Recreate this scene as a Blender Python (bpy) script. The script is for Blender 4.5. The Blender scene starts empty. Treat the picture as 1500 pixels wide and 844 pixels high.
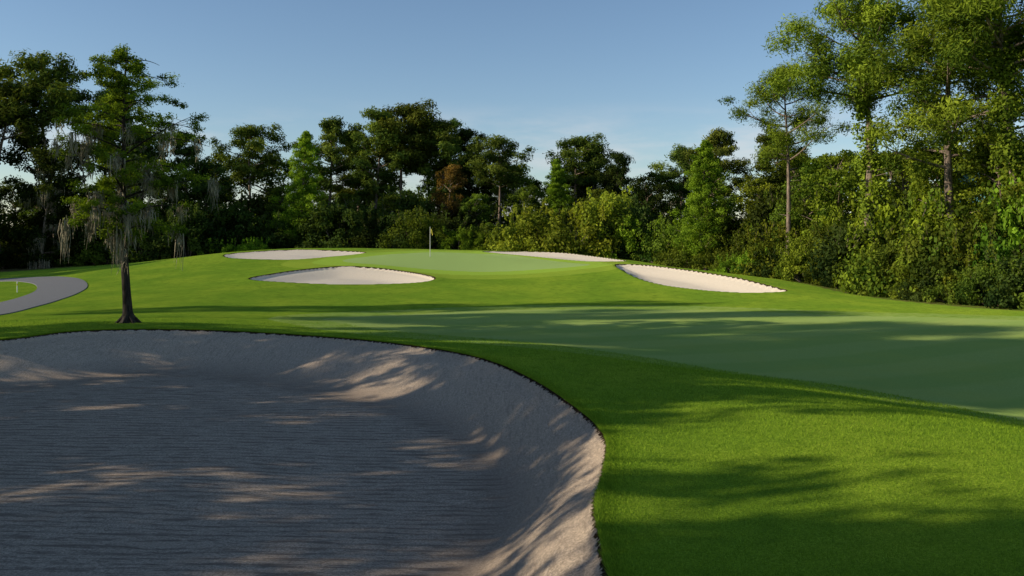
import bpy, math, numpy as np, time
from mathutils import Vector
T0=time.time()
rng=np.random.default_rng(7)
scene=bpy.context.scene
scene.view_settings.view_transform='Standard'
scene.view_settings.look='None'
scene.view_settings.exposure=0
# ------------------------------------------------------------------ terrain
CP=np.array([
(0,30,0),(15,30,0),(22,36,0),(10,25,0),(30,30,0),(-12,26.9,.45),(-20,33,.05),(-25,45,0),(-37,61,0),(-50,80,.1),
(-3.6,60,1.42),(-5.9,62,1.66),(-2,53,.95),(-16.4,66.3,2.02),(-15.6,61,1.44),(-11.4,64,1.78),(-21.6,66,1.84),(-26.4,66,1.35),(-31,68,.86),(-36,70,.4),
(-9,46,.48),(-10.4,53,1.2),(-14.8,49,.73),(-4.5,49,.73),(-15,42,.34),(0,43,.28),(0,34,.07),
(13.7,44,.31),(7.8,54,1.30),(7.3,46.6,.66),(10.3,51.7,1.1),(9,44.9,.4),(12.8,47.6,.74),(-1.9,67.3,1.88),(7.9,63,1.34),(4.2,66,1.76),(2.2,62.6,1.5),(5.4,60.8,1.28),(11,66,.93),(16.8,60,.32),(18.8,47,0),
(0,90,.9),(-20,95,.9),(15,85,.6),(40,60,0),(-60,110,.3),(0,120,.6),(50,100,.2),
(.8,20.6,.42),(3.2,16,.62),(6,10,.74),(2,6,.75),(4.5,5,.8),(0,0,1.3),(-10,0,1.1),(-20,10,.6),(-18,20,.5),(-8.6,23.8,.5),(-2.46,20.5,.5),(1,12.5,.55),
(5,20,.03),(9,14.5,.0),(12,9,.0),(20,10,-.05),(25,20,0),(10,2,.5),(20,-5,0),(-30,20,.2),(-40,40,0),(-6,28,.15),(-6,36,.1),(0,-20,.6),(-40,-20,.2),(60,20,0)],float)
def tps_k(r2): return np.where(r2>1e-9,.5*r2*np.log(np.maximum(r2,1e-9)),0)
def tps_fit(P):
    n=len(P); xy=P[:,:2]/20.
    r2=((xy[:,None]-xy[None])**2).sum(2)
    K=tps_k(r2)+np.eye(n)*1e-3
    Q=np.c_[np.ones(n),xy]
    A=np.zeros((n+3,n+3)); A[:n,:n]=K;A[:n,n:]=Q;A[n:,:n]=Q.T
    return np.linalg.solve(A,np.r_[P[:,2],0,0,0])
W=tps_fit(CP)
def base_h(x,y):
    x=np.asarray(x,float);y=np.asarray(y,float)
    xs=x/20.;ys=y/20.
    z=W[-3]+W[-2]*xs+W[-1]*ys
    for i in range(len(CP)):
        r2=(xs-CP[i,0]/20.)**2+(ys-CP[i,1]/20.)**2
        z=z+W[i]*tps_k(r2)
    d=np.sqrt((x/1.0)**2+(y-45)**2)
    t=np.clip((d-60)/50,0,1); t=t*t*(3-2*t)
    return z*(1-t)+.3*t
def spline(P,n=140):
    P=np.array(P,float);m=len(P);out=[]
    per=max(2,n//m)
    for i in range(m):
        p0,p1,p2,p3=P[i-1],P[i],P[(i+1)%m],P[(i+2)%m]
        for k in range(per):
            t=k/per
            out.append(.5*((2*p1)+(-p0+p2)*t+(2*p0-5*p1+4*p2-p3)*t*t+(-p0+3*p1-3*p2+p3)*t**3))
    return np.array(out)
def sdf(poly,x,y,margin=5.):
    x=np.asarray(x,float).ravel();y=np.asarray(y,float).ravel()
    res=np.full(x.shape,margin)
    mn=poly.min(0)-margin;mx=poly.max(0)+margin
    m=(x>mn[0])&(x<mx[0])&(y>mn[1])&(y<mx[1])
    px=x[m];py=y[m]
    if len(px)==0:return res
    d=np.full(px.shape,1e9);ins=np.zeros(px.shape,bool)
    n=len(poly)
    for i in range(n):
        a=poly[i];b=poly[(i+1)%n]
        e=b-a;l=max(e@e,1e-12)
        t=np.clip(((px-a[0])*e[0]+(py-a[1])*e[1])/l,0,1)
        d=np.minimum(d,(px-a[0]-t*e[0])**2+(py-a[1]-t*e[1])**2)
        c=(a[1]>py)!=(b[1]>py)
        if e[1]!=0:
            ins^=c&(px<(py-a[1])*e[0]/e[1]+a[0])
    d=np.sqrt(d)
    res[m]=np.minimum(np.where(ins,-d,d),margin)
    return res
BUNK=[
 (spline([(-15.5,18.2),(-12.4,20.6),(-11.6,22.7),(-8.6,23.8),(-5.5,23),(-2.46,20.5),(-.71,17.8),(.36,15),(1.0,12.5),(1.17,10.66),(1.0,9.15),(.76,7.7),(.68,6.25),(.5,4.4),(-1.5,3.2),(-5,3),(-11,4.5),(-16,8),(-17.8,13)],190),.10,.66,2.8),
 (spline([(-14.9,49.2),(-13.2,51.6),(-10.8,53.2),(-8.0,52.6),(-5.6,50.8),(-4.4,48.6),(-5.2,46.9),(-8.4,46.1),(-12.,46.6),(-14.3,47.6)]),.16,.34,1.8),
 (spline([(-21.6,64.6),(-18.6,66.2),(-14.6,66.4),(-11.2,65.0),(-12.5,62.6),(-16,60.8),(-20,61.8)]),.12,.16,1.4),
 (spline([(-2.2,67.4),(1.5,67.6),(5.0,66.0),(8.2,63.2),(7.8,61.6),(5.6,60.9),(2.3,62.8),(-.8,65.0)]),.10,.14,1.4),
 (spline([(6.7,54.4),(8.6,53.9),(10.6,51.5),(12.8,47.6),(14.2,44.4),(13.2,43.3),(11.3,43.2),(9,44.7),(7.3,46.8),(6.6,50.2)]),.16,.34,1.8)]
FAIR=spline([(-7.8,32.3),(-6.2,28.9),(-3,25.4),(.9,22.2),(5,18.6),(8,14.2),(11,9),(14,0),(40,-5),(70,10),(60,28),(30,30.5),(15,34.5),(7.5,37.2),(-1.4,36.2)],120)
GREEN=spline([(-10.5,60.6),(-6,65.0),(-2.5,64.4),(1.2,61.6),(4.2,58.2),(3.2,55.2),(-2,53.8),(-6.5,55.2),(-10,57.6)],100)
FOREST=spline([(-90,70),(-48,72),(-38,77),(-28,79),(-15,81),(0,77),(10,72),(14.5,66),(17,59),(18.7,49),(20.6,41),(22.6,36),(28,28),(45,20),(150,20),(150,150),(-150,150),(-150,72)],150)
def ss(t): t=np.clip(t,0,1);return t*t*(3-2*t)
def height(x,y,full=False):
    sh=np.shape(x);x=np.asarray(x,float).ravel();y=np.asarray(y,float).ravel()
    z=base_h(x,y); sdm=np.full(x.shape,5.);bid=np.zeros(x.shape,int);face=np.zeros(x.shape)
    for i,(poly,lip,dep,run) in enumerate(BUNK):
        s=sdf(poly,x,y)
        k=s<sdm; bid[k]=i; sdm=np.minimum(sdm,s)
        a=-s
        rn=run if i else 1.3+1.4*ss((y-13)/7)
        f=np.where(a>0,a/rn,0);face=np.maximum(face,np.minimum(f,3))
        z=z-np.where(a>0,lip*ss(a/.14)+dep*ss(f),0)
        z=z+.07*np.exp(-(s/.7)**2)*(s<4)
        if i==0: z=z+np.where(a>1.5,.02*np.sin(x*1.1+2*np.sin(y*.45))*np.sin(y*.9-x*.35)*ss((a-1.5)/2),0)
    z=z+.012*np.sin(x*.9+1.3*np.sin(y*.5))*np.sin(y*.7+x*.2)
    if full: return z.reshape(sh),sdm.reshape(sh),bid.reshape(sh),face.reshape(sh)
    return z.reshape(sh)
def grow(start,step,end,f=1.18):
    o=[];v=start;s=step
    while v<end: s*=f; v+=s; o.append(v)
    return np.array(o)
xs=np.concatenate([-grow(40,.4,2500)[::-1],np.arange(-40,-18,.36),np.arange(-18,5,.1),np.arange(5,24,.2),np.arange(24,34,.5),grow(34,.6,2500)])
ys=np.concatenate([-grow(-1,.3,600)[::-1],np.arange(1,26,.12),np.arange(26,43,.25),np.arange(43,69,.17),np.arange(69,90,.6),grow(90,.8,3500)])
GX,GY=np.meshgrid(xs,ys)
GZ,SD,BID,FC=height(GX,GY,True)
gy,gx=np.gradient(GZ,ys,xs)
NRM=np.stack([-gx,-gy,np.ones_like(gx)],-1);NRM/=np.linalg.norm(NRM,axis=2,keepdims=True)
FS=sdf(FAIR,GX,GY,3).reshape(GX.shape);GS=sdf(GREEN,GX,GY,6).reshape(GX.shape);WS=sdf(FOREST,GX,GY,6).reshape(GX.shape)
ny,nx=GX.shape
idx=np.arange(nx*ny).reshape(ny,nx)
quads=np.stack([idx[:-1,:-1],idx[:-1,1:],idx[1:,1:],idx[1:,:-1]],-1).reshape(-1,4)
Vv=np.stack([GX,GY,GZ],-1).reshape(-1,3)
SDf=SD.ravel();Bf=BID.ravel();Nf=NRM.reshape(-1,3)
def mk_mesh(name,verts,quads,mats,attrs=None,midx=None,smooth=None,tris=None):
    me=bpy.data.meshes.new(name)
    nq=len(quads);nt=0 if tris is None else len(tris)
    me.vertices.add(len(verts));me.vertices.foreach_set('co',np.asarray(verts,np.float32).ravel())
    me.loops.add(nq*4+nt*3)
    li=np.asarray(quads,np.int32).ravel() if nq else np.zeros(0,np.int32)
    if nt: li=np.r_[li,np.asarray(tris,np.int32).ravel()]
    me.loops.foreach_set('vertex_index',li.astype(np.int32))
    me.polygons.add(nq+nt)
    ls=np.r_[np.arange(nq)*4,nq*4+np.arange(nt)*3].astype(np.int32)
    me.polygons.foreach_set('loop_start',ls)
    me.polygons.foreach_set('loop_total',np.r_[np.full(nq,4),np.full(nt,3)].astype(np.int32))
    for m in mats: me.materials.append(m)
    if midx is not None: me.polygons.foreach_set('material_index',np.asarray(midx,np.int32))
    if smooth is not None:
        me.polygons.foreach_set('use_smooth',np.broadcast_to(np.asarray(smooth,bool),(nq+nt,)).copy())
    me.update(calc_edges=True)
    if attrs:
        for k,v in attrs.items():
            a=me.attributes.new(k,'FLOAT','POINT');a.data.foreach_set('value',np.asarray(v,np.float32))
    me.validate()
    return me
def add_obj(name,me,loc=(0,0,0),rot=0,scale=1,parent=None,color=None,tilt=(0,0)):
    o=bpy.data.objects.new(name,me);scene.collection.objects.link(o)
    o.location=loc;o.rotation_euler=(tilt[0],tilt[1],rot)
    o.scale=(scale,)*3 if np.isscalar(scale) else scale
    if parent: o.parent=parent
    if color: o.color=(*color,1)
    return o
# ------------------------------------------------------------------ materials
class NT:
    def __init__(s,name):
        s.m=bpy.data.materials.new(name);s.m.use_nodes=True;s.t=s.m.node_tree;s.t.nodes.clear()
        s.out=s.t.nodes.new('ShaderNodeOutputMaterial')
    def n(s,t,**k):
        nd=s.t.nodes.new(t)
        for a,b in k.items(): setattr(nd,a,b)
        return nd
    def l(s,a,b): s.t.links.new(a,b)
    def attr(s,name): return s.n('ShaderNodeAttribute',attribute_name=name).outputs['Fac']
    def math(s,op,a,b=None,c=None,clamp=False):
        nd=s.n('ShaderNodeMath',operation=op,use_clamp=clamp)
        for i,v in enumerate((a,b,c)):
            if v is None: continue
            if isinstance(v,(int,float)): nd.inputs[i].default_value=v
            else: s.l(v,nd.inputs[i])
        return nd.outputs[0]
    def ramp(s,v,lo,hi,a=0.,b=1.):
        nd=s.n('ShaderNodeMapRange',interpolation_type='SMOOTHSTEP')
        nd.inputs[1].default_value=lo;nd.inputs[2].default_value=hi;nd.inputs[3].default_value=a;nd.inputs[4].default_value=b
        s.l(v,nd.inputs[0]);return nd.outputs[0]
    def noise(s,scale,detail=3,rough=.6,vec=None,dist=0):
        nd=s.n('ShaderNodeTexNoise');nd.inputs['Scale'].default_value=scale;nd.inputs['Detail'].default_value=detail
        nd.inputs['Roughness'].default_value=rough;nd.inputs['Distortion'].default_value=dist
        s.l(vec if vec is not None else s.pos(),nd.inputs['Vector']);return nd.outputs['Fac']
    def pos(s):
        if not hasattr(s,'_p'): s._p=s.n('ShaderNodeNewGeometry').outputs['Position']
        return s._p
    def mapv(s,scale,rot=(0,0,0),vec=None):
        nd=s.n('ShaderNodeMapping');nd.inputs['Scale'].default_value=scale;nd.inputs['Rotation'].default_value=rot
        s.l(vec if vec is not None else s.pos(),nd.inputs['Vector']);return nd.outputs[0]
    def mix(s,f,a,b,mode='MIX'):
        nd=s.n('ShaderNodeMix',data_type='RGBA',blend_type=mode)
        if isinstance(f,(int,float)): nd.inputs[0].default_value=f
        else: s.l(f,nd.inputs[0])
        for i,v in ((6,a),(7,b)):
            if isinstance(v,tuple): nd.inputs[i].default_value=(*v,1) if len(v)==3 else v
            else: s.l(v,nd.inputs[i])
        return nd.outputs[2]
def ground_mat():
    g=NT('turf_and_sand')
    sd=g.attr('sd');fs=g.attr('fair');gs=g.attr('green');ws=g.attr('forest');fc=g.attr('face');far_lit=g.attr('far_lit')
    n1=g.noise(.35,3);n2=g.noise(2.5,4,.7);n3=g.noise(45,2,.75);n4=g.noise(140,1,.8)
    fine=g.math('ADD',g.math('MULTIPLY',n3,.6),g.math('MULTIPLY',n4,.4))
    ft=g.ramp(fine,.36,.64)
    rough=g.mix(ft,(.090,.190,.016),(.32,.47,.040))
    rough=g.mix(g.ramp(n1,.35,.7),rough,g.mix(ft,(.16,.25,.020),(.42,.54,.048)))
    rough=g.mix(g.ramp(n2,.46,.72,0,.6),rough,(.10,.19,.018))
    fair=g.mix(ft,(.26,.37,.09),(.43,.53,.16))
    st=g.n('ShaderNodeTexWave',wave_type='BANDS',bands_direction='X')
    st.inputs['Scale'].default_value=.11;st.inputs['Distortion'].default_value=1.2;st.inputs['Detail'].default_value=2
    g.l(g.mapv((1,1,1),(0,0,math.radians(62))),st.inputs['Vector'])
    fair=g.mix(g.ramp(st.outputs['Fac'],.3,.7,0,.36),fair,(.23,.37,.075))
    fair=g.mix(g.ramp(n2,.5,.75,0,.35),fair,(.33,.41,.09))
    fair=g.mix(g.ramp(n1,.4,.7,0,.35),fair,(.40,.46,.10))
    grn=g.mix(g.ramp(n3,.3,.7),(.34,.47,.13),(.42,.55,.18))
    ap=g.mix(ft,(.28,.43,.045),(.42,.58,.08))
    wob=g.math('MULTIPLY',g.math('SUBTRACT',n2,.5),.35)
    col=g.mix(g.ramp(g.math('ADD',fs,wob),-.15,.15,1,0),rough,fair)
    col=g.mix(g.ramp(gs,4.6,4.8,.45,0),col,(.40,.50,.06))
    col=g.mix(g.ramp(gs,2.2,2.4,1,0),col,ap)
    col=g.mix(g.ramp(gs,.0,.12,1,0),col,grn)
    litter=g.mix(g.ramp(n3,.3,.7),(.05,.033,.018),(.20,.13,.07))
    litter=g.mix(g.ramp(n2,.45,.6),litter,(.05,.08,.012))
    col=g.mix(g.ramp(g.math('ADD',ws,g.math('MULTIPLY',wob,4)),-.4,.6,1,0),col,litter)
    jag=g.math('MULTIPLY',g.math('SUBTRACT',g.noise(14,2,.7),.5),.15)
    sj=g.math('ADD',sd,jag)
    col=g.mix(g.ramp(sj,.05,.13,1,0),col,g.mix(ft,(.06,.09,.012),(.16,.18,.03)))
    soil=g.mix(g.ramp(n3,.3,.7),(.022,.014,.008),(.08,.05,.03))
    col=g.mix(g.ramp(sj,.035,.05,1,0),col,soil)
    # sand
    sn=g.noise(34,4,.85);sn2=g.noise(1.6,3,.6)
    sand=g.mix(g.ramp(sn,.32,.68),(.37,.285,.215),(.88,.71,.54))
    sand=g.mix(g.ramp(sn2,.4,.7,0,.4),sand,(.60,.465,.35))
    sand=g.mix(g.ramp(n4,.5,.7,0,.5),sand,(.29,.21,.15))
    wv=g.n('ShaderNodeTexWave',wave_type='BANDS',bands_direction='Y')
    wv.inputs['Scale'].default_value=1.7;wv.inputs['Distortion'].default_value=7.0;wv.inputs['Detail'].default_value=3;wv.inputs['Detail Scale'].default_value=.9;wv.inputs['Detail Roughness'].default_value=.7
    g.l(g.mapv((.24,1,1),(0,0,math.radians(-3))),wv.inputs['Vector'])
    wn=g.noise(1,4,.75,g.mapv((2.2,11,4),(0,0,math.radians(-4))),.5)
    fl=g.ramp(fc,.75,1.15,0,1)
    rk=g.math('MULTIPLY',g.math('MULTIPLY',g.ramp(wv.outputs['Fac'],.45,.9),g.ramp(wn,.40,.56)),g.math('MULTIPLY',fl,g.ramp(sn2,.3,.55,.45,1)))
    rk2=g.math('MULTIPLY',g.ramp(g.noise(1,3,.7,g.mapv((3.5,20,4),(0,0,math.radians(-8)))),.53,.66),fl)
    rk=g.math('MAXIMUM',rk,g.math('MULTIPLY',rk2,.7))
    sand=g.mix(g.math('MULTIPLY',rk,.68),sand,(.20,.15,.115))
    face_foot=g.math('MULTIPLY',g.ramp(fc,.5,.9,0,1),g.ramp(fc,.9,1.5,1,0))
    sand=g.mix(g.math('MULTIPLY',face_foot,.4),sand,(.29,.215,.16))  # darker ring where the sand face meets the floor
    # faint rake strokes running down the smoothed faces
    fk=g.math('MULTIPLY',g.ramp(g.noise(1,3,.7,g.mapv((16,2.2,4),(0,0,math.radians(40)))),.52,.66),g.ramp(fc,.6,.9,.45,0))
    sand=g.mix(fk,sand,(.36,.28,.22))
    sand=g.mix(g.math('MULTIPLY',far_lit,.8),sand,g.mix(g.ramp(sn,.3,.7),(.70,.60,.47),(.90,.80,.65)))  # same sand; sunlit brightness of the far bunkers put into its colour
    issand=g.ramp(sj,-.045,-.03,1,0)
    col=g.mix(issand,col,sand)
    hgt=g.math('ADD',g.math('MULTIPLY',n3,.022),g.math('MULTIPLY',n4,.014))
    hs=g.math('ADD',g.math('MULTIPLY',g.math('MULTIPLY',wn,fl),.09),g.math('MULTIPLY',sn,.045))
    hs=g.math('SUBTRACT',hs,g.math('MULTIPLY',rk,.03))
    hs=g.math('MULTIPLY',hs,g.math('SUBTRACT',1.0,g.math('MULTIPLY',far_lit,.7)))
    hm=g.n('ShaderNodeMix',data_type='FLOAT');g.l(issand,hm.inputs[0]);g.l(hgt,hm.inputs[2]);g.l(hs,hm.inputs[3])
    bp=g.n('ShaderNodeBump');bp.inputs['Strength'].default_value=.9;bp.inputs['Distance'].default_value=.9;g.l(hm.outputs[0],bp.inputs['Height'])
    p=g.n('ShaderNodeBsdfDiffuse');p.inputs['Roughness'].default_value=.6
    g.l(col,p.inputs['Color']);g.l(bp.outputs[0],p.inputs['Normal']);g.l(p.outputs[0],g.out.inputs[0])
    return g.m
def leaf_mat(name,trans=.35):
    g=NT(name)
    oi=g.n('ShaderNodeObjectInfo')
    v=g.attr('var')
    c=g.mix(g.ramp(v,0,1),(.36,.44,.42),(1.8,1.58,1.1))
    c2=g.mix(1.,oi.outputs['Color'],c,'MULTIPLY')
    hs=g.n('ShaderNodeHueSaturation');g.l(c2,hs.inputs['Color'])
    g.l(g.ramp(oi.outputs['Random'],0,1,.485,.515),hs.inputs['Hue']);g.l(g.ramp(oi.outputs['Random'],0,1,.8,1.2),hs.inputs['Value'])
    col=hs.outputs[0]
    d=g.n('ShaderNodeBsdfDiffuse');g.l(col,d.inputs['Color'])
    tr=g.n('ShaderNodeBsdfTranslucent');g.l(g.mix(1.,col,(1.35,1.3,.5),'MULTIPLY'),tr.inputs[0])
    mx=g.n('ShaderNodeMixShader');mx.inputs[0].default_value=trans;g.l(d.outputs[0],mx.inputs[1]);g.l(tr.outputs[0],mx.inputs[2]);g.l(mx.outputs[0],g.out.inputs[0])
    return g.m
def simple(name,a,b,scale=8,rough=.9,bump=.02,mv=None):
    g=NT(name);tc=g.n('ShaderNodeTexCoord').outputs['Object']
    v=g.mapv(mv or (1,1,1),vec=tc)
    n=g.noise(scale,5,.65,v)
    p=g.n('ShaderNodeBsdfPrincipled');p.inputs['Roughness'].default_value=rough;p.inputs['Specular IOR Level'].default_value=.2
    g.l(g.mix(g.ramp(n,.3,.7),a,b),p.inputs['Base Color'])
    bp=g.n('ShaderNodeBump');bp.inputs['Distance'].default_value=bump;g.l(n,bp.inputs['Height']);g.l(bp.outputs[0],p.inputs['Normal'])
    g.l(p.outputs[0],g.out.inputs[0]);return g.m
M_ground=ground_mat()
M_leaf=leaf_mat('foliage');M_needle=leaf_mat('needles',.25)
M_bark=simple('bark',(.07,.052,.04),(.32,.24,.18),5,mv=(2,2,.35))
M_bark_d=simple('dark_bark',(.012,.010,.008),(.06,.048,.038),7,mv=(2.5,2.5,.4))
M_moss=simple('spanish_moss',(.18,.16,.10),(.42,.37,.26),3)
M_path=simple('asphalt',(.12,.12,.125),(.20,.20,.20),30,bump=.004)
# ------------------------------------------------------------------ ground + bunkers
qs=SDf[quads]
issand=(qs.max(1)<-.10)
qb=Bf[quads[:,0]]
def sub(name,q):
    u,inv=np.unique(q.ravel(),return_inverse=True)
    at={'sd':SDf[u],'fair':FS.ravel()[u],'green':GS.ravel()[u],'forest':WS.ravel()[u],'face':FC.ravel()[u],'far_lit':(Bf[u]>0).astype(float)}
    me=mk_mesh(name,Vv[u],inv.reshape(-1,4),[M_ground],at,smooth=True)
    me.normals_split_custom_set_from_vertices(Nf[u].tolist())
    return add_obj(name,me)
sub('golf_course_ground',quads[~issand])
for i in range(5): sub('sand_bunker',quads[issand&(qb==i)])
print('ground',time.time()-T0)
# ------------------------------------------------------------------ mesh builder for trees
class B:
    def __init__(s): s.v=[];s.q=[];s.m=[];s.a=[];s.n=0;s.sm=[]
    def add(s,v,q,m,var,smooth):
        v=np.asarray(v,float);q=np.asarray(q,int)
        s.v.append(v);s.q.append(q+s.n);s.m.append(np.full(len(q),m));s.sm.append(np.full(len(q),smooth))
        s.a.append(np.broadcast_to(np.asarray(var,float),(len(v),)).copy());s.n+=len(v)
    def tube(s,P,R,sides=7,m=0):
        P=np.asarray(P,float);R=np.asarray(R,float);k=len(P)
        T=np.gradient(P,axis=0);T/=np.linalg.norm(T,axis=1,keepdims=True)+1e-9
        ref=np.array([.31,.95,.1]) if abs(T[0,2])>.6 else np.array([0,0,1.])
        U=np.cross(T,ref);U/=np.linalg.norm(U,axis=1,keepdims=True)+1e-9
        Wd=np.cross(T,U)
        a=np.arange(sides)/sides*2*np.pi
        v=P[:,None]+R[:,None,None]*(np.cos(a)[None,:,None]*U[:,None]+np.sin(a)[None,:,None]*Wd[:,None])
        i=np.arange(k*sides).reshape(k,sides);j=np.roll(i,-1,1)
        q=np.stack([i[:-1],j[:-1],j[1:],i[1:]],-1).reshape(-1,4)
        s.add(v.reshape(-1,3),q,m,.5,True)
    def leaves(s,C,L,Wd,m,var,r,up=.4,dirs=None,outw=None):
        n=len(C)
        N=r.normal(size=(n,3))
        if outw is not None: N=N*.55+outw*.9
        N[:,2]+=up;N/=np.linalg.norm(N,axis=1,keepdims=True)+1e-9
        D=r.normal(size=(n,3)) if dirs is None else dirs+.5*r.normal(size=(n,3))
        U=D-(D*N).sum(1,keepdims=True)*N;U/=np.linalg.norm(U,axis=1,keepdims=True)+1e-9
        V=np.cross(N,U)
        L=L*r.uniform(.6,1.4,(n,1));Wd=Wd*r.uniform(.7,1.3,(n,1))
        v=np.stack([C-U*L*.5,C+V*Wd*.5,C+U*L*.5,C-V*Wd*.5],1).reshape(-1,3)
        q=np.arange(n*4).reshape(-1,4)
        s.add(v,q,m,np.repeat(np.broadcast_to(var,(n,)),4),False)
    def clump(s,c,rad,n,L,Wd,r,flat=.6,m=1,base=.5,pw=.45,up=.4):
        d=r.normal(size=(n,3));d/=np.linalg.norm(d,axis=1,keepdims=True)
        rr=r.uniform(size=(n,1))**pw
        lump=1+.35*np.sin(d[:,:1]*5+c[0]*3)*np.cos(d[:,1:2]*4+c[1]*5)
        P=c+d*rr*rad*lump*np.array([1,1,flat])
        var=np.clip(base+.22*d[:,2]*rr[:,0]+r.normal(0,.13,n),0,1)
        s.leaves(P,L,Wd,m,var,r,up=up,outw=d)
    def moss(s,c,n,length,spread,r,m=2):
        P=c+r.normal(size=(n,3))*np.array([spread,spread,.08])
        l=length*r.uniform(.25,1.,n)
        w=r.uniform(.008,.022,n)
        a=r.uniform(0,np.pi,n);dx=np.stack([np.cos(a),np.sin(a),0*a],1)
        sw=r.normal(size=(n,3))*.05;sw[:,2]=0
        vs=[];k=4
        for i in range(k):
            t=i/(k-1)
            wi=(w*(1-t*.75))[:,None]
            cen=P-np.array([0,0,1])*(l*t)[:,None]+sw*math.sin(t*5)
            vs+= [cen-dx*wi,cen+dx*wi]
        v=np.stack(vs,1);o=np.arange(n)[:,None]*(2*k)
        q=[]
        for i in range(k-1): q.append(np.stack([o[:,0]+2*i,o[:,0]+2*i+1,o[:,0]+2*i+3,o[:,0]+2*i+2],1))
        s.add(v.reshape(-1,3),np.concatenate(q),m,.5,False)
    def mesh(s,name,mats):
        return mk_mesh(name,np.concatenate(s.v),np.concatenate(s.q),mats,{'var':np.concatenate(s.a)},np.concatenate(s.m),np.concatenate(s.sm))
def bez(p0,p1,p2,n=6):
    t=np.linspace(0,1,n)[:,None];return (1-t)**2*p0+2*t*(1-t)*p1+t*t*p2
def trunk(b,h,r0,r,bend=.4,sides=9,flare=1.5):
    k=12;t=np.linspace(0,1,k)
    ph=r.uniform(0,6.28,2)
    x=bend*np.sin(t*2.4+ph[0])-bend*np.sin(ph[0]);y=bend*np.sin(t*2.9+ph[1])-bend*np.sin(ph[1])
    P=np.stack([x*t**.5,y*t**.5,t*h],1);P[0,2]=-.4
    R=r0*(1-.88*t)*(1+(flare-1)*np.exp(-t*h/.35))
    b.tube(P,R,sides);return P
def along(P,z):
    zz=P[:,2];return np.array([np.interp(z,zz,P[:,0]),np.interp(z,zz,P[:,1]),z])
def pine(seed,h=16,start=.5,cr=3.6,nb=26,leafs=230,L=.40,Wd=.12,r0=.26,bend=.5,vine=0,cs=(.55,1.05),extra=1,fl=(.5,.8)):
    r=np.random.default_rng(seed);b=B();P=trunk(b,h*.96,r0,r,bend)
    for i in range(nb):
        t=(i+r.uniform(0,.9))/nb
        z=h*(start+(.97-start)*t)
        prof=math.sin(math.pi*min(1,.22+.78*t))**.6
        ln=cr*max(.22,prof)*r.uniform(.4,1.12)
        az=i*2.4+r.uniform(-.5,.5);e=r.uniform(.15,.65)*(.5+t)
        o=along(P,min(z,h*.95)-ln*.15);d=np.array([math.cos(az),math.sin(az),0])
        mid=o+d*ln*.55+np.array([0,0,ln*.10]);end=o+d*ln+np.array([0,0,ln*e])
        Q=bez(o,mid,end);b.tube(Q,np.linspace(.085*(1-.5*t),.02,6),5)
        nc=2 if ln<1.6 else 3
        for k in range(nc+r.integers(0,1+extra)):
            c=Q[-1-min(k,2)]+r.normal(size=3)*np.array([.5,.5,.35])*min(1,ln*.4)
            if k>0: b.tube(bez(Q[-2-min(k,2)],Q[-2]+r.normal(size=3)*.1,c,4),[.03,.022,.016,.01],4)
            rad=r.uniform(*cs)*(.75+.1*cr)
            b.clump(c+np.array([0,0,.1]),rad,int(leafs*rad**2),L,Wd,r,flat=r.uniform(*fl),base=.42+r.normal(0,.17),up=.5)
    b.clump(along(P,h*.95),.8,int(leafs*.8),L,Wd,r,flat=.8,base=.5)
    for i in range(6):
        z=h*r.uniform(start*.55,start);o=along(P,z);az=r.uniform(0,6.28)
        b.tube([o,o+np.array([math.cos(az),math.sin(az),.15])*r.uniform(.4,1.6)],[.03,.008],4)
    for i in range(vine):
        z=h*r.uniform(.05,.72);o=along(P,z)+r.normal(size=3)*np.array([.25,.25,.2])
        b.clump(o,r.uniform(.3,.65),150,.17,.13,r,flat=1.5,base=.5)
    return b.mesh('pine',[M_bark,M_needle,M_moss])
def broad(seed,h=11,start=.18,cr=3.4,n=70,leafs=210,L=.24,Wd=.17,r0=.2,moss=0,flat=.75):
    r=np.random.default_rng(seed);b=B();P=trunk(b,h*.8,r0,r,.5)
    for i in range(n):
        t=r.uniform();z=h*(start+(.95-start)*t)
        prof=math.sin(math.pi*(.18+.74*t))**.7
        az=i*2.4+r.uniform(-.6,.6);rr=cr*prof*(r.uniform()**.45)*r.uniform(.7,1.15)
        c=along(P,min(z,h*.8));c=np.array([c[0]+rr*math.cos(az),c[1]+rr*math.sin(az),z])
        o=along(P,max(h*.12,min(h*.78,z-rr*.5)))
        if i%2==0: b.tube(bez(o,(o+c)/2+np.array([0,0,.3]),c,5),np.linspace(.07,.012,5),4)
        rad=r.uniform(.5,1.1)
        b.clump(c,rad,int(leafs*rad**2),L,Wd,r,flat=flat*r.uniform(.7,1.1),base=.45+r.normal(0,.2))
        if moss and i%3==0: b.moss(c-np.array([0,0,rad*.3]),moss,r.uniform(.8,2.0),.25,r)
    return b.mesh('broad',[M_bark,M_leaf,M_moss])
def conic(seed,h=11,cr=2.6,n=110,L=.2,Wd=.07):
    r=np.random.default_rng(seed);b=B();P=trunk(b,h*.97,.17,r,.25)
    for i in range(n):
        t=((i+.5)/n);z=h*(.08+.9*t)
        rr=cr*(1-t)**.6*r.uniform(.35,1.15)*min(1,.6+t*3);az=i*2.4+r.uniform(-.4,.4)
        o=along(P,z);c=o+np.array([math.cos(az)*rr,math.sin(az)*rr,rr*.22])
        b.tube([o,(o+c)/2,c],[.035,.02,.008],4)
        for k in (.55,1.0):
            q=o+(c-o)*k;rad=.28+.45*(1-t)*r.uniform(.6,1.2)
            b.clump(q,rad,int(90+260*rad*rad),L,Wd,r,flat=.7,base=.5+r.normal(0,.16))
    return b.mesh('conic',[M_bark,M_leaf])
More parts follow.
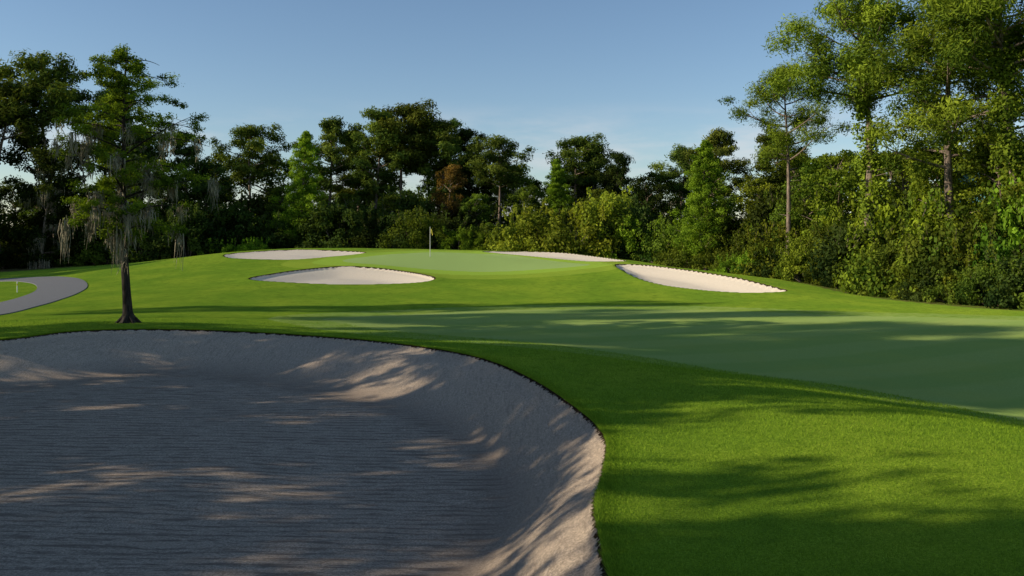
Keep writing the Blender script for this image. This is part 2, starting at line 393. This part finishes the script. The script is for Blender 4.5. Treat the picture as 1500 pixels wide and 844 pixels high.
def bush(seed,w=3,h=3.2,n=45,leafs=220,L=.19,Wd=.14):
    r=np.random.default_rng(seed);b=B()
    for i in range(n):
        az=r.uniform(0,6.28);q=r.uniform()**.5
        top=h*math.sqrt(max(.05,1-q*q*.85))*r.uniform(.25,1.05)
        c=np.array([w*q*math.cos(az),w*q*math.sin(az),max(.3,top-.3)])
        rad=r.uniform(.4,.85)
        b.clump(c,rad,int(leafs*rad**2)+50,L,Wd,r,flat=.85,base=.45+r.normal(0,.2))
        if i%3==0: b.tube([np.array([c[0]*.2,c[1]*.2,-.2]),c*.6,c],[.05,.03,.01],4)
    for i in range(14):
        az=r.uniform(0,6.28);q=w*r.uniform(.2,.95);c=np.array([q*math.cos(az),q*math.sin(az),h*r.uniform(.6,.95)])
        e=c+np.array([r.normal()*.3,r.normal()*.3,r.uniform(.4,.9)])
        b.tube([c,e],[.015,.005],4);t=r.uniform(size=(40,1));b.leaves(c+(e-c)*t+r.normal(size=(40,3))*.09,L,Wd,1,.6,r)
    return b.mesh('bush',[M_bark,M_leaf])
PINES=[pine(1),pine(2,h=16,start=.42,cr=4.0,nb=30),pine(3,h=16,start=.60,cr=3.6,nb=20,cs=(.6,1.15)),pine(4,h=16,start=.36,cr=3.3,nb=28)]
BROADS=[broad(11),broad(12,cr=3.0,start=.1,n=72),broad(13,h=11,cr=3.9,start=.25),broad(14,cr=2.7,start=.08,n=62,moss=40)]
CONES=[conic(21),conic(22,cr=2.2)]
BUSHES=[bush(31),bush(32,w=2.6,h=3.6),bush(33,w=3.6,h=2.6)]
NEARP=[pine(41,h=16,start=.52,cr=3.7,nb=20,leafs=520,L=.24,Wd=.055,r0=.2,bend=.7,cs=(.5,.95),fl=(.6,.9)),
       pine(42,h=16,start=.66,cr=4.0,nb=26,leafs=520,L=.24,Wd=.06,r0=.28,bend=.7,vine=46,cs=(.55,1.05),fl=(.6,.9)),
       pine(43,h=16,start=.38,cr=3.5,nb=30,leafs=460,L=.24,Wd=.06,r0=.25,bend=.5,vine=30,cs=(.5,.95),fl=(.6,.9)),
       pine(44,h=16,start=.70,cr=3.7,nb=17,leafs=240,L=.38,Wd=.12,r0=.26,bend=1.3,cs=(.6,1.1),fl=(.5,.75))]
print('protos',time.time()-T0)
# ------------------------------------------------------------------ placement
def gz(x,y): return float(height(np.array([x]),np.array([y]))[0])
def empty(name):
    e=bpy.data.objects.new(name,None);scene.collection.objects.link(e);return e
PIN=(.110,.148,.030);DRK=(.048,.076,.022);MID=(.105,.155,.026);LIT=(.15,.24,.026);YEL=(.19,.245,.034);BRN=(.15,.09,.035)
H0={}
for m in PINES+NEARP: H0[m.name]=16.
for m in BROADS+CONES: H0[m.name]=11.
for m in BUSHES: H0[m.name]=3.2
def put(me,x,y,H,col,name,parent=None,wid=1.,rot=None,tilt=(0,0)):
    s=H/H0[me.name];rot=rng.uniform(0,6.28) if rot is None else rot
    v=rng.uniform(.75,1.25)
    return add_obj(name,me,(x,y,gz(x,y)-.03),rot,(s*wid,s*wid,s),parent,tuple(c*v for c in col),tilt)
tl=empty('distant_treeline')
for (k,i,x,y,H,c,w) in [
 ('P',2,-28,92,14.2,PIN,1),('B',0,-32.7,95,12,MID,1),('B',2,-25.8,95,11.4,MID,1),('C',0,-20.8,84,12.2,LIT,1),
 ('P',0,-20.6,95,15.4,PIN,1),('P',3,-18.2,100,15,PIN,1),('P',1,-15.4,95,16,PIN,1),('P',2,-12.2,95,16.9,PIN,1.1),('P',2,-9.6,97,15.6,PIN,1.1),('P',1,-7.6,95,15.2,PIN,1),
 ('P',3,-5.4,98,15,DRK,1),('B',1,-7,88,9.6,BRN,.8),('P',2,-1.5,92,12.8,PIN,1.1),('B',3,.8,98,11.0,MID,1),('C',1,4.6,88,10.4,LIT,1.1),
 ('P',2,7.2,95,13.6,PIN,1.1),('P',0,9.8,99,13.2,DRK,1),('P',3,11.6,92,11.6,DRK,.9),('B',0,13.7,88,8.9,DRK,1),('B',1,17.0,98,10.6,MID,1),('P',2,19.6,100,13,PIN,1.1),
 ('B',2,-29.5,88,8,MID,1),('B',0,-24,88,7,MID,1),('B',1,-16.5,88,6.5,MID,1),('B',3,-12,87,6,MID,1),('B',2,-3,87,6.5,MID,1),('B',0,1.8,88,7.5,MID,1),('B',1,9,88,7.4,MID,1)]:
    me={'P':PINES,'B':BROADS,'C':CONES}[k][i];put(me,x,y,H,c,'tree',tl,w)
x=-72
while x<56:
    for yy,h0 in ((103,10.),(116,11.)):
        xx=x+rng.uniform(-2,2)
        if yy>110 and abs(x)>40: continue
        put((BROADS+PINES[:2])[rng.integers(0,6)],xx,yy+rng.uniform(-3,3),h0*rng.uniform(.7,1.15),[DRK,MID,PIN][rng.integers(0,3)],'tree',tl,1.15)
    x+=5.
ug=empty('undergrowth')
x=-52
while x<17:
    yb=83 if x>-28 else 79
    if x>8: yb=77
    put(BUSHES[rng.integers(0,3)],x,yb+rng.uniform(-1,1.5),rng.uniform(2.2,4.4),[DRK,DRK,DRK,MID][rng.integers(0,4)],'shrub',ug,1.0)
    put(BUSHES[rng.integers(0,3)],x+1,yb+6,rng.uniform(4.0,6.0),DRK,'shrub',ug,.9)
    x+=rng.uniform(2.2,3.2)
for (x,y,H,c) in [(2.2,77,4.4,YEL),(5.2,76.5,5.0,YEL),(8.4,76,5.0,YEL),(11.2,75,4.2,LIT),(13.2,72,3.6,MID),(-9,80,3.7,MID),(-5,79,2.2,LIT),(-3,79,2,LIT),(-27,78.5,1.8,LIT),(-24,79,1.6,LIT),(13.8,67.5,2.6,MID),(16.4,64,3.2,MID)]:
    put(BUSHES[rng.integers(0,3)],x,y,H,c,'shrub',ug,.85)
# left wood behind cart path
for (k,i,x,y,H,c,w,t) in [('N',3,-46.8,78,17.2,PIN,1.1,(0,.08)),('N',3,-43.2,81,20.2,PIN,.95,(0,-.03)),('P',2,-40.2,84,17,PIN,.9,(0,0)),
  ('B',3,-47,76,11.6,DRK,1,(0,0)),('B',3,-42.5,77,11.0,DRK,1,(0,0)),('B',1,-38.6,79,11.6,DRK,1,(0,0)),('B',3,-35,80,12.6,DRK,1,(0,0)),('P',3,-32,83,12.6,DRK,.9,(0,0)),('B',0,-30,84,9.6,DRK,1,(0,0)),
  ('B',3,-51,74,13,DRK,1,(0,0)),('P',2,-52,80,17,PIN,1,(0,0)),('B',1,-45,83,13,DRK,1,(0,0)),('B',0,-37,86,12,DRK,1,(0,0)),('B',2,-58,74,12,DRK,1,(0,0)),('P',1,-60,80,18,PIN,1,(0,0)),
  ('B',2,-66,66,15,DRK,1.1,(0,0)),('P',1,-70,58,19,PIN,1.1,(0,0)),('B',0,-64,70,14,DRK,1.2,(0,0)),('P',3,-74,64,20,PIN,1.2,(0,0))]:
    me={'P':PINES,'B':BROADS,'N':NEARP}[k][i];put(me,x,y,H,c,{'P':'pine_tree','N':'pine_tree','B':'oak_tree'}[k],None,w,None,t)
# right wood
GRN=(.15,.20,.026)
for (k,i,x,y,H,c,w,rot) in [('N',0,18.7,58,15.2,GRN,1.05,.4),('N',1,21.2,51,17.6,GRN,1.05,2.),('N',2,23.8,46,18.8,GRN,1.,1.),('N',1,25.6,42.5,17.8,GRN,1.,4.),('N',2,28.4,49,16,GRN,1,3),
  ('C',0,14.6,66,10.2,LIT,1.,0),('P',0,19.8,80,12.8,PIN,1,0),('P',3,22.5,74,12.2,PIN,1,0),('B',1,17.2,70,9.0,MID,1,0),
  ('B',0,18.8,65,7.6,GRN,1,1),('B',1,20.6,60,8.2,MID,.95,2),('B',2,21.8,56,9.0,GRN,.95,3),('B',1,23.2,52,9.0,GRN,1,4),('B',0,24.0,47.5,8.6,GRN,.95,5),('B',1,25.6,43.5,8.8,GRN,.95,0),('B',0,26,39.5,8,GRN,1,2),
  ('B',2,27,57,9.6,MID,1.1,0),('B',0,29.5,48,9,MID,1.1,0),('B',1,30,40,9,MID,1.1,0),('B',2,28,34,8,GRN,1,0),('P',2,35,44,15,PIN,1,0),('B',1,23,66,9.8,MID,1.1,0),('B',0,26,72,10,MID,1.1,0),('B',2,30,80,11,MID,1.2,0),('B',1,35,76,11,MID,1.2,0),('B',0,35,34,9,MID,1.2,0)]:
    me={'P':PINES,'B':BROADS,'N':NEARP,'C':CONES}[k][i];put(me,x,y,H,c,{'P':'pine_tree','N':'pine_tree','B':'oak_tree','C':'cypress_tree'}[k],None,w,rot)
edge=[(14.8,64.5),(17.2,59.5),(19.2,53.5),(20.2,48.5),(21.4,44),(22.6,40.5),(24,37.3),(26.5,33)]
ex=np.array(edge)
for i in range(len(ex)-1):
    for k in range(3):
        p=ex[i]+(ex[i+1]-ex[i])*(k/3.)+rng.normal(size=2)*.35
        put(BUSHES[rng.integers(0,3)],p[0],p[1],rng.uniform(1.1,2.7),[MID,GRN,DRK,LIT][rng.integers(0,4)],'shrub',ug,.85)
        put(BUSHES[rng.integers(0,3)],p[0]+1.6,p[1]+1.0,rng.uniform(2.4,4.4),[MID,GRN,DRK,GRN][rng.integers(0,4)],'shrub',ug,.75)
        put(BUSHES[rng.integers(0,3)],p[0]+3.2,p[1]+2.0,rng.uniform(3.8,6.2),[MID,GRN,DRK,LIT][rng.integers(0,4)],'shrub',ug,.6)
# wood to the left of the camera (its trees throw the long shadows over the course)
wl=empty('left_woodland')
K=.2
for (k,i,x,yt,H,w) in [('B',0,-20,-9,13,1.1),('B',0,-22,-3.5,16,1.1),('B',2,-20,1.8,17,1.0),('B',2,-25,1.6,19,1.0),('B',1,-19,4.8,14.5,1.0),('B',3,-18,5.6,13.5,1.0),
  ('B',2,-20,8.2,7.6,1.0),('B',0,-20,11.,8.2,1.1),('B',1,-24,9.4,8.8,1.1),
  ('B',1,-20.5,15.2,15.5,1.0),('B',0,-24,18.8,17,1.0),('P',1,-30,16.6,21,.65),('P',2,-30,20.4,22,.8),
  ('B',1,-22,22.0,10.4,1.1),('B',0,-24,26,9.8,1.1),('B',2,-27,29,8.3,1.0),
  ('P',0,-31,24.0,19.5,.7),('P',2,-33,27.6,20,.7),('P',2,-38,34.2,21,.5),('P',0,-42,38.0,21,.4),('B',3,-45,25,13,1)]:
    put({'P':PINES,'B':BROADS}[k][i],x,yt-K*(5-x),H,MID,'tree',wl,w*(16./H if k=='P' else 11./H)**.3)
# ------------------------------------------------------------------ foreground bald cypress with spanish moss
def hero():
    r=np.random.default_rng(5);b=B();h=8.5
    zt=np.array([-.3,0,.12,.35,.9,1.8,2.8,3.8,4.8,5.8,6.8,7.8,8.5])
    xt=np.array([0,0,0,-.01,-.04,-.09,-.14,-.12,-.16,-.10,-.14,-.08,-.04])
    P=np.stack([xt,xt*.4,zt],1);R=np.array([.36,.30,.21,.155,.13,.12,.11,.095,.08,.065,.05,.03,.012])
    b.tube(P,R,12,0)
    for i in range(7):
        az=i*.9+r.uniform(0,.4);d=np.array([math.cos(az),math.sin(az),0])
        b.tube([np.array([0,0,.42]),d*.16+np.array([0,0,.16]),d*.42+np.array([0,0,-.06])],[.06,.075,.03],6,0)
    nb=58
    for i in range(nb):
        t=i/(nb-1);z=2.6+t*5.8
        prof=np.interp(z,[2.4,3.2,4.2,4.9,5.5,6.2,7.,7.8,8.4],[1.1,2.0,2.6,2.9,2.3,1.7,1.3,1.2,.7])
        az=i*2.4+r.uniform(-.5,.5);ln=prof*r.uniform(.35,1.15)*(1+.2*math.cos(az))
        o=along(P,z);d=np.array([math.cos(az),math.sin(az),0])
        e=o+d*ln+np.array([0,0,r.uniform(-.12,.36)*ln])
        Q=bez(o,o+d*ln*.5+np.array([0,0,.22*ln]),e,8);b.tube(Q,np.linspace(.035*(1.1-.6*t)+.006,.006,8),5,0)
        for k in range(2,8):
            if r.uniform()<.25: continue
            for j in range(2):
                sd=np.cross(d,[0,0,1])*r.choice([-1,1])*r.uniform(.1,.45)*(ln/2+.2)
                c=Q[k]+sd+np.array([0,0,r.uniform(-.10,.16)])
                b.tube([Q[k-1],c],[.008,.003],3,0)
                rad=r.uniform(.15,.31)
                b.clump(c,rad,int(1200*rad*rad)+30,.085,.036,r,flat=.65,base=.5+r.normal(0,.18),pw=.6)
        if z<6.0 and r.uniform()<.72:
            for k in r.choice([3,4,5,6,7],2,replace=False):
                b.moss(Q[k]-np.array([0,0,.02]),int(r.uniform(18,50)),r.uniform(.4,1.5 if z<4.4 else .8),.08,r)
    for i in range(9):
        z=r.uniform(2.4,4.8);b.moss(along(P,z)+r.normal(size=3)*.12,36,.7,.07,r)
    return b.mesh('bald_cypress_tree',[M_bark_d,M_leaf,M_moss])
o=add_obj('bald_cypress_tree',hero(),(-12.1,26.9,gz(-12.1,26.9)),0.,1.,None,(.14,.24,.03))
# ------------------------------------------------------------------ cart path
pc=np.array([(-22.3,27),(-21.6,33),(-22.5,38),(-23.8,43),(-25.6,48.5),(-28.6,53.6),(-32.6,57.8),(-37.5,60.6),(-46,62.6),(-60,64)],float)
def cat(P,per=14):
    out=[]
    for i in range(len(P)-1):
        p0=P[max(i-1,0)];p1=P[i];p2=P[i+1];p3=P[min(i+2,len(P)-1)]
        for k in range(per):
            t=k/per;out.append(.5*((2*p1)+(-p0+p2)*t+(2*p0-5*p1+4*p2-p3)*t*t+(-p0+3*p1-3*p2+p3)*t**3))
    out.append(P[-1]);return np.array(out)
C=cat(np.r_[[(-28,12)],pc]);Tn=np.gradient(C,axis=0);Tn/=np.linalg.norm(Tn,axis=1,keepdims=True);Nn=np.c_[-Tn[:,1],Tn[:,0]]
def strip(offs,dz):
    vs=[]
    for o_,z_ in zip(offs,dz):
        p=C+Nn*o_;vs.append(np.c_[p,height(p[:,0],p[:,1])+z_])
    V=np.stack(vs,1);k=len(offs);i=np.arange(len(C)*k).reshape(-1,k)
    q=np.stack([i[:-1,:-1],i[:-1,1:],i[1:,1:],i[1:,:-1]],-1).reshape(-1,4)
    return V.reshape(-1,3),q[:,::-1]
V,q=strip([-1.32,-1.3,-.8,-.3,.3,.8,1.3,1.32],[-.08,.035,.045,.05,.05,.045,.035,-.08]);add_obj('cart_path',mk_mesh('path',V,q,[M_path],smooth=False))
# ------------------------------------------------------------------ flagstick, stakes, house
def flatmat(n,c,r=.5): return simple(n,tuple(x*.9 for x in c),c,20,r,.002)
M_white=flatmat('white_paint',(.78,.77,.72));M_yel=flatmat('yellow_cloth',(.62,.50,.08),.8);M_dark=flatmat('cup',(.02,.02,.02))
fx,fy=-5.95,62.;fz=gz(fx,fy);fp=empty('golf_flagstick');fp.location=(fx,fy,fz)
b=B();b.tube([[0,0,-.1],[0,0,1.],[0,0,2.15]],[.024,.02,.016],8);b.tube([[0,0,2.15],[0,0,2.17],[0,0,2.19]],[.014,.022,.004],8)
add_obj('pole',b.mesh('pole',[M_white]),parent=fp)
u=np.linspace(0,1,14);w=np.linspace(0,1,9);U,Wg=np.meshgrid(u,w)
fxp=.02+U*.17;fyp=.05*np.sin(U*9+Wg*2)*U;fzp=2.13-Wg*.38-U*.28*(1-.2*Wg)
ii=np.arange(9*14).reshape(9,14);q=np.stack([ii[:-1,:-1],ii[:-1,1:],ii[1:,1:],ii[1:,:-1]],-1).reshape(-1,4)
add_obj('flag',mk_mesh('flag',np.stack([fxp,fyp,fzp],-1).reshape(-1,3),q,[M_yel],smooth=True),parent=fp)
b=B();b.tube([[0,0,-.1],[0,0,.006]],[.06,.06],16);add_obj('cup',b.mesh('cup',[M_dark]),parent=fp)
for (x,y) in [(-27.6,47.6),(-31.6,52.5)]:
    e=empty('rope_stake');e.location=(x,y,gz(x,y))
    b=B();b.tube([[0,0,-.1],[0,0,.3],[0,0,.52]],[.025,.025,.022],8);b.tube([[0,0,.52],[0,0,.56],[0,0,.60]],[.022,.032,.006],8);add_obj('post',b.mesh('post',[M_white]),parent=e)
    b=B();b.tube([[0,0,.38],[0,0,.48]],[.028,.028],8);add_obj('band',b.mesh('band',[M_yel]),parent=e)
hs=empty('house');hs.location=(38.5,63,0);hs.rotation_euler=(0,0,.5)
M_teal=simple('teal_siding',(.12,.33,.33),(.17,.42,.41),3,.7,.01,(.2,.2,12));M_roof=simple('roof_shingle',(.08,.07,.065),(.16,.14,.13),9);M_glass=flatmat('window_glass',(.03,.05,.06),.1)
def box(nm,c,s,m,par,rx=0):
    x,y,z=np.array(s)/2
    v=[(a*x,b_*y,d*z) for a in(-1,1) for b_ in(-1,1) for d in(-1,1)]
    q=[(0,1,3,2),(4,6,7,5),(0,4,5,1),(2,3,7,6),(0,2,6,4),(1,5,7,3)]
    o=add_obj(nm,mk_mesh(nm,v,q,[m]),c,parent=par);o.rotation_euler=(rx,0,0);return o
box('walls',(0,0,3.2),(11,8,6.4),M_teal,hs)
box('roof_front',(0,-2.45,7.55),(12,5.9,.18),M_roof,hs,.5);box('roof_back',(0,2.45,7.55),(12,5.9,.18),M_roof,hs,-.5)
v=[(-5.45,-4,6.4),(-5.45,4,6.4),(-5.45,0,8.6),(5.45,-4,6.4),(5.45,4,6.4),(5.45,0,8.6)]
add_obj('gables',mk_mesh('g',v,[],[M_teal],tris=[(0,2,1),(3,4,5)]),parent=hs)
for k,xx in enumerate((-4,-1.4,1.4,4)):
    for zz in (1.8,4.7):
        box(f'window_frame_{k}_{int(zz)}',(xx,-4.03,zz),(1.3,.10,1.7),M_white,hs);box(f'window_pane_{k}_{int(zz)}',(xx,-4.06,zz),(1.08,.10,1.48),M_glass,hs)
        box(f'window_bar_{k}_{int(zz)}',(xx,-4.085,zz),(1.08,.10,.07),M_white,hs)
box('eave',(0,-4.1,6.35),(11.4,.25,.2),M_white,hs);box('corner_board_1',(-5.45,-3.95,3.1),(.25,.25,6.2),M_white,hs);box('corner_board_2',(5.45,-3.95,3.1),(.25,.25,6.2),M_white,hs)
# ------------------------------------------------------------------ grass blades near the camera and shaggy bunker lip
def blades(X,Y,h,w,lean=None,r=rng):
    n=len(X);Z=height(X,Y)
    a=r.uniform(0,2*np.pi,n);d=np.stack([np.cos(a),np.sin(a),0*a],1)
    Pp=np.stack([X,Y,Z-.004],1);hh=h*r.uniform(.5,1.3,n)
    tip=Pp+np.stack([r.normal(0,.45,n)*hh,r.normal(0,.45,n)*hh,hh],1)
    if lean is not None: tip+=lean*hh[:,None]
    ww=(w*r.uniform(.6,1.3,n))[:,None]
    v=np.stack([Pp-d*ww,Pp+d*ww,tip],1).reshape(-1,3)
    return v,np.repeat(np.clip(r.normal(.5,.2,n),0,1),3)
N=520000
Y=1./(rng.uniform(1/30.,1/5.2,N));X=rng.uniform(-.6,.66,N)*Y+rng.normal(0,.2,N)
sdv=sdf(BUNK[0][0],X,Y);fv=sdf(FAIR,X,Y,3)
k=(sdv>.02)&(fv>-.2);X=X[k];Y=Y[k]
sc=np.clip(Y/9,.8,2)
v1,a1=blades(X,Y,.026*np.clip(sc,.8,1.4),.0034*sc)
poly=BUNK[0][0];seg=np.roll(poly,-1,0)-poly;nseg=len(poly)
M=90000;i=rng.integers(0,nseg,M);P=poly[i]+seg[i]*rng.uniform(size=(M,1))
nn=np.c_[-seg[i][:,1],seg[i][:,0]];nn/=np.linalg.norm(nn,axis=1,keepdims=True)
tst=sdf(poly,np.array([poly[0,0]-seg[0,1]*.1]),np.array([poly[0,1]+seg[0,0]*.1]))[0]
if tst<0: nn=-nn
off=np.minimum(rng.exponential(.10,M),.6)
P=P+nn*off[:,None]
v2,a2=blades(P[:,0],P[:,1],.024+.020*np.exp(-off/.08),.0045,np.c_[-nn*.5,np.zeros(M)])
Vb=np.r_[v1,v2]
gb=NT('grass_blade');c=gb.mix(gb.ramp(gb.attr('var'),0,1),(.11,.22,.014),(.36,.51,.04))
d=gb.n('ShaderNodeBsdfDiffuse');tr=gb.n('ShaderNodeBsdfTranslucent');gb.l(c,d.inputs[0]);gb.l(c,tr.inputs[0]);mx=gb.n('ShaderNodeMixShader');mx.inputs[0].default_value=.4
gb.l(d.outputs[0],mx.inputs[1]);gb.l(tr.outputs[0],mx.inputs[2]);gb.l(mx.outputs[0],gb.out.inputs[0])
add_obj('rough_grass',mk_mesh('rough_grass',Vb,np.zeros((0,4)),[gb.m],{'var':np.r_[a1,a2]},tris=np.arange(len(Vb)).reshape(-1,3)))
# ------------------------------------------------------------------ light
EL=math.radians(22);sd_=Vector((-1,-K,0)).normalized()
S=Vector((sd_.x*math.cos(EL),sd_.y*math.cos(EL),math.sin(EL)))
L=bpy.data.lights.new('sun','SUN');L.energy=5;L.angle=math.radians(.5);L.color=(1,.89,.70)
lo=bpy.data.objects.new('sun',L);scene.collection.objects.link(lo);lo.rotation_euler=S.to_track_quat('Z','Y').to_euler();lo.location=S*100
w=bpy.data.worlds.new('World');scene.world=w;w.use_nodes=True;nt=w.node_tree;nt.nodes.clear()
sky=nt.nodes.new('ShaderNodeTexSky');sky.sky_type='NISHITA';sky.sun_disc=False;sky.sun_elevation=EL;sky.sun_rotation=math.atan2(sd_.x,sd_.y)%(2*math.pi)
sky.air_density=1.0;sky.dust_density=.3;sky.ozone_density=2.8
tc=nt.nodes.new('ShaderNodeTexCoord');mp=nt.nodes.new('ShaderNodeMapping');mp.inputs['Scale'].default_value=(3,3,14)
nz=nt.nodes.new('ShaderNodeTexNoise');nz.inputs['Scale'].default_value=1.6;nz.inputs['Detail'].default_value=7;nz.inputs['Roughness'].default_value=.6
mr=nt.nodes.new('ShaderNodeMapRange');mr.interpolation_type='SMOOTHSTEP';mr.inputs[1].default_value=.44;mr.inputs[2].default_value=.70
sep=nt.nodes.new('ShaderNodeSeparateXYZ');m2=nt.nodes.new('ShaderNodeMapRange');m2.interpolation_type='SMOOTHSTEP';m2.inputs[1].default_value=.10;m2.inputs[2].default_value=.16;m2.inputs[3].default_value=.5;m2.inputs[4].default_value=0
mu=nt.nodes.new('ShaderNodeMath');mu.operation='MULTIPLY'
mc=nt.nodes.new('ShaderNodeMix');mc.data_type='RGBA';mc.inputs[7].default_value=(6,5.8,5.9,1)
bg=nt.nodes.new('ShaderNodeBackground');bg.inputs[1].default_value=.127;ow=nt.nodes.new('ShaderNodeOutputWorld')
lk=nt.links.new
lk(tc.outputs['Generated'],mp.inputs[0]);lk(mp.outputs[0],nz.inputs['Vector']);lk(nz.outputs['Fac'],mr.inputs[0]);lk(tc.outputs['Generated'],sep.inputs[0]);lk(sep.outputs[2],m2.inputs[0])
lk(mr.outputs[0],mu.inputs[0]);lk(m2.outputs[0],mu.inputs[1]);lk(mu.outputs[0],mc.inputs[0]);lk(sky.outputs[0],mc.inputs[6]);lk(mc.outputs[2],bg.inputs[0]);lk(bg.outputs[0],ow.inputs[0])
# ------------------------------------------------------------------ camera
cd=bpy.data.cameras.new('camera');cd.lens=30;cd.sensor_width=36;cd.shift_y=-77/1500;cd.clip_end=6000;cd.clip_start=.1
co=bpy.data.objects.new('camera',cd);scene.collection.objects.link(co);co.location=(0,0,3.2);co.rotation_euler=(math.pi/2,0,0);scene.camera=co
print('done',time.time()-T0)
